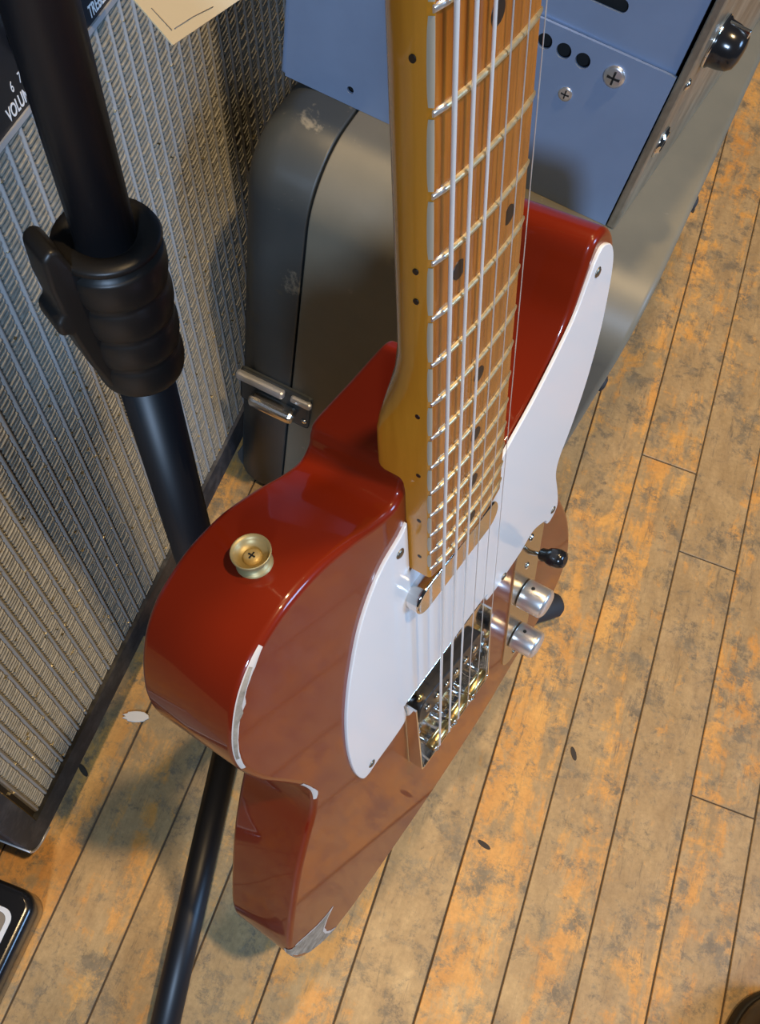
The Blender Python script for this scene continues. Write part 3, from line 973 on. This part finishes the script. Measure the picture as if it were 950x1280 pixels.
# ------------------------------------------------------------------ amplifier chassis standing on the case
HM = Matrix.Translation((0.0453, 0.4514, 0.3712)) @ Matrix.Rotation(R(-8), 4, 'Z')
H = empty('amplifier_chassis', HM, 'blue-grey sheet metal amplifier chassis with screws and knob standing on the grey case', 'amplifier')
WX, HZ, DY = -0.2135, 0.185, 0.30
slot = rrect(-0.075, 0.1085, -0.0345, 0.1150, 0.0032, 5)
holes_low = [circle(x, z, 0.0040) for (x, z) in ((-0.0670, 0.0832), (-0.0563, 0.0826), (-0.0456, 0.0820))] + [circle(-0.1675, 0.0100, 0.0022, 14)]
sheet_with_holes('side_panel', [(WX + 0.003, 0), (0, 0), (0, 0.0930), (WX + 0.003, 0.0930)], holes_low, -0.0014, 0.0002, m_chassis, H, 'xzy')
cov = sheet_with_holes('top_cover', [(WX + 0.001, 0.0926), (-0.0357, 0.0926), (-0.0357, 0.0916), (-0.0190, 0.0916), (-0.0190, 0.0926), (-0.0012, 0.0926), (-0.0012, HZ), (WX + 0.001, HZ)],
                       [slot], 0.0010, 0.0022, m_chassis, H, 'xzy')
box('chassis_body', (WX, 0.004, 0.0), (-0.001, DY, HZ - 0.001), m_hole, H)
box('left_panel', (WX - 0.0005, -0.0002, 0.0), (WX + 0.0035, DY, HZ), m_chassis, H, 0.0015, 2)
box('top_panel', (WX, 0.0, HZ - 0.002), (0.0, DY, HZ), m_chassis, H, 0.0005, 1)
fp = box('front_panel', (0.0, 0.0, 0.0), (0.0050, DY, HZ), m_front, H, 0.0010, 2)
fp.location = (0.0006, -0.0016, 0)
fp.rotation_euler = (0, 0, R(-4.5))
for (x, z, r_) in ((-0.0279, 0.0815, 0.0056), (-0.0480, 0.0625, 0.0037)):
    s = lathe('bolt', [(r_, 0), (r_, 0.0014 + r_ * 0.18), (r_ * 0.75, r_ * 0.5), (r_ * 0.3, r_ * 0.62), (r_ * 0.05, r_ * 0.64)], (x, 0.0, z), (0, -1, 0), m_satin, H, 22)
    for d in ((1.0, 0.16), (0.16, 1.0)):
        box('cross_slot', (x - d[0] * r_ * 0.6, -r_ * 0.66, z - d[1] * r_ * 0.6), (x + d[0] * r_ * 0.6, -r_ * 0.5, z + d[1] * r_ * 0.6), m_hole, s)
lathe('panel_screw', [(0.0030, 0), (0.0028, 0.0008), (0.001, 0.0018)], (0.0050, 0.0035, 0.0905), (1, 0, 0), m_nickel, fp, 14)
KY, KZ = 0.027, 0.1000
kb = lathe('control_knob', [(0.0118, 0), (0.0118, 0.0020), (0.0108, 0.0032), (0.0104, 0.0075), (0.0094, 0.0115), (0.0074, 0.0140), (0.004, 0.0150), (0.0005, 0.0152)],
           (0.0050, KY, KZ), (1, 0, 0), m_black, fp, 36)
box('pointer', (0.0050, KY - 0.001, KZ), (0.0188, KY + 0.001, KZ + 0.0112), m_nickel, kb, 0.0005, 1)
lathe('knob_ring', [(0.0121, 0.0), (0.0124, 0.0008), (0.0121, 0.0016)], (0.0050, KY, KZ), (1, 0, 0), m_chrome, kb, 36)
jk = lathe('jack_socket', [(0.0080, 0), (0.0080, 0.0012), (0.0060, 0.0018), (0.0060, 0.0024), (0.0046, 0.0024), (0.0042, 0.0004)], (0.0050, 0.0105, 0.0530), (1, 0, 0), m_chrome, fp, 24)
lathe('jack_hole', [(0.0040, 0), (0.0040, 0.0004)], (0.0066, 0.0105, 0.0530), (1, 0, 0), m_hole, jk, 18)

# ------------------------------------------------------------------ foot pedal at the lower left
FP = empty('foot_pedal', Matrix.Translation((-0.219, -0.08, 0.0)), 'black foot pedal with white outlined plate on the floor below the silver grille amplifier', 'pedal')
slab('housing', rrect(-0.060, -0.110, 0.064, 0.094, 0.014, 8), 0.0008, 0.040, m_black, FP, 0.003, 0.006, 4)
sheet_with_holes('white_outline', rrect(-0.050, -0.098, 0.0525, 0.0775, 0.008, 6), [rrect(-0.0465, -0.0945, 0.049, 0.074, 0.006, 6)], 0.0399, 0.0404, m_ink, FP, 'xyz')
slab('label_plate', rrect(-0.0463, -0.0943, 0.0488, 0.0738, 0.006, 6), 0.0399, 0.0402, m_pedal_top, FP)

# ------------------------------------------------------------------ shoe toe at the lower right
SH = empty('shoe', Matrix.Translation((0.398, 0.012, 0.0)) @ Matrix.Rotation(R(-8), 4, 'Z'), 'dark brown leather shoe on the wooden floor, only its toe in view', 'shoe')
def shoe_out(off):
    pts = [(0.0, 0.138), (0.022, 0.132), (0.040, 0.112), (0.048, 0.080), (0.047, 0.040), (0.038, -0.020), (0.034, -0.080), (0.034, -0.120), (0.020, -0.145),
           (0.0, -0.150), (-0.020, -0.145), (-0.034, -0.120), (-0.033, -0.080), (-0.034, -0.020), (-0.041, 0.040), (-0.042, 0.080), (-0.036, 0.112), (-0.020, 0.132)]
    return [(x * off, y * (1 + (off - 1) * 0.4)) for x, y in pts]
slab('sole', catmull(shoe_out(1.05), 4), 0.0005, 0.012, m_sole, SH, 0.002, 0.002, 2)
so = catmull(shoe_out(1.0), 4)
sv, sf = [], []
prof_s = [(1.0, 0.0), (1.0, 0.35), (0.93, 0.68), (0.78, 0.90), (0.52, 1.0), (0.2, 1.03)]
for (k_, h_) in prof_s:
    for p in so:
        hy = 0.036 + 0.045 * max(0.0, min(1.0, (0.09 - p.y * k_) / 0.14))
        sv.append((p.x * k_, p.y * k_ if p.y > 0 else p.y * (0.5 + 0.5 * k_), 0.012 + hy * h_))
ns = len(so)
for i in range(len(prof_s) - 1):
    for k in range(ns):
        j = (k + 1) % ns
        sf.append((i * ns + k, i * ns + j, (i + 1) * ns + j, (i + 1) * ns + k))
sf.append(tuple(range((len(prof_s) - 1) * ns, len(prof_s) * ns)))
up = fix(obj('upper', sv, sf, m_leather, SH, True))
for yy in (0.060, 0.085):
    pts = []
    for k in range(13):
        a_ = math.pi * k / 12
        hy = 0.036 + 0.045 * max(0.0, min(1.0, (0.09 - yy) / 0.14))
        pts.append((0.045 * math.cos(a_), yy + 0.020 * math.sin(a_), 0.014 + hy * 1.03 * math.sin(a_) ** 0.45 if 0 < k < 12 else 0.014))
    tube('toe_seam', pts, 0.0011, m_thread, up, 6)

# ------------------------------------------------------------------ small white scrap on the floor
scr = slab('plastic_scrap', [(0.0105 * math.cos(2 * math.pi * k / 20) * (1 + 0.15 * math.sin(3 * k)), 0.0048 * math.sin(2 * math.pi * k / 20)) for k in range(20)], 0.0, 0.0014, m_scrap, None, 0, 0.0004, 1)
scr.location = (-0.1555, 0.1700, 0.0002)
scr.rotation_euler = (0, 0, R(20))
tag(scr, 'small off-white scrap lying on the floor between amplifier and stand leg', 'scrap')
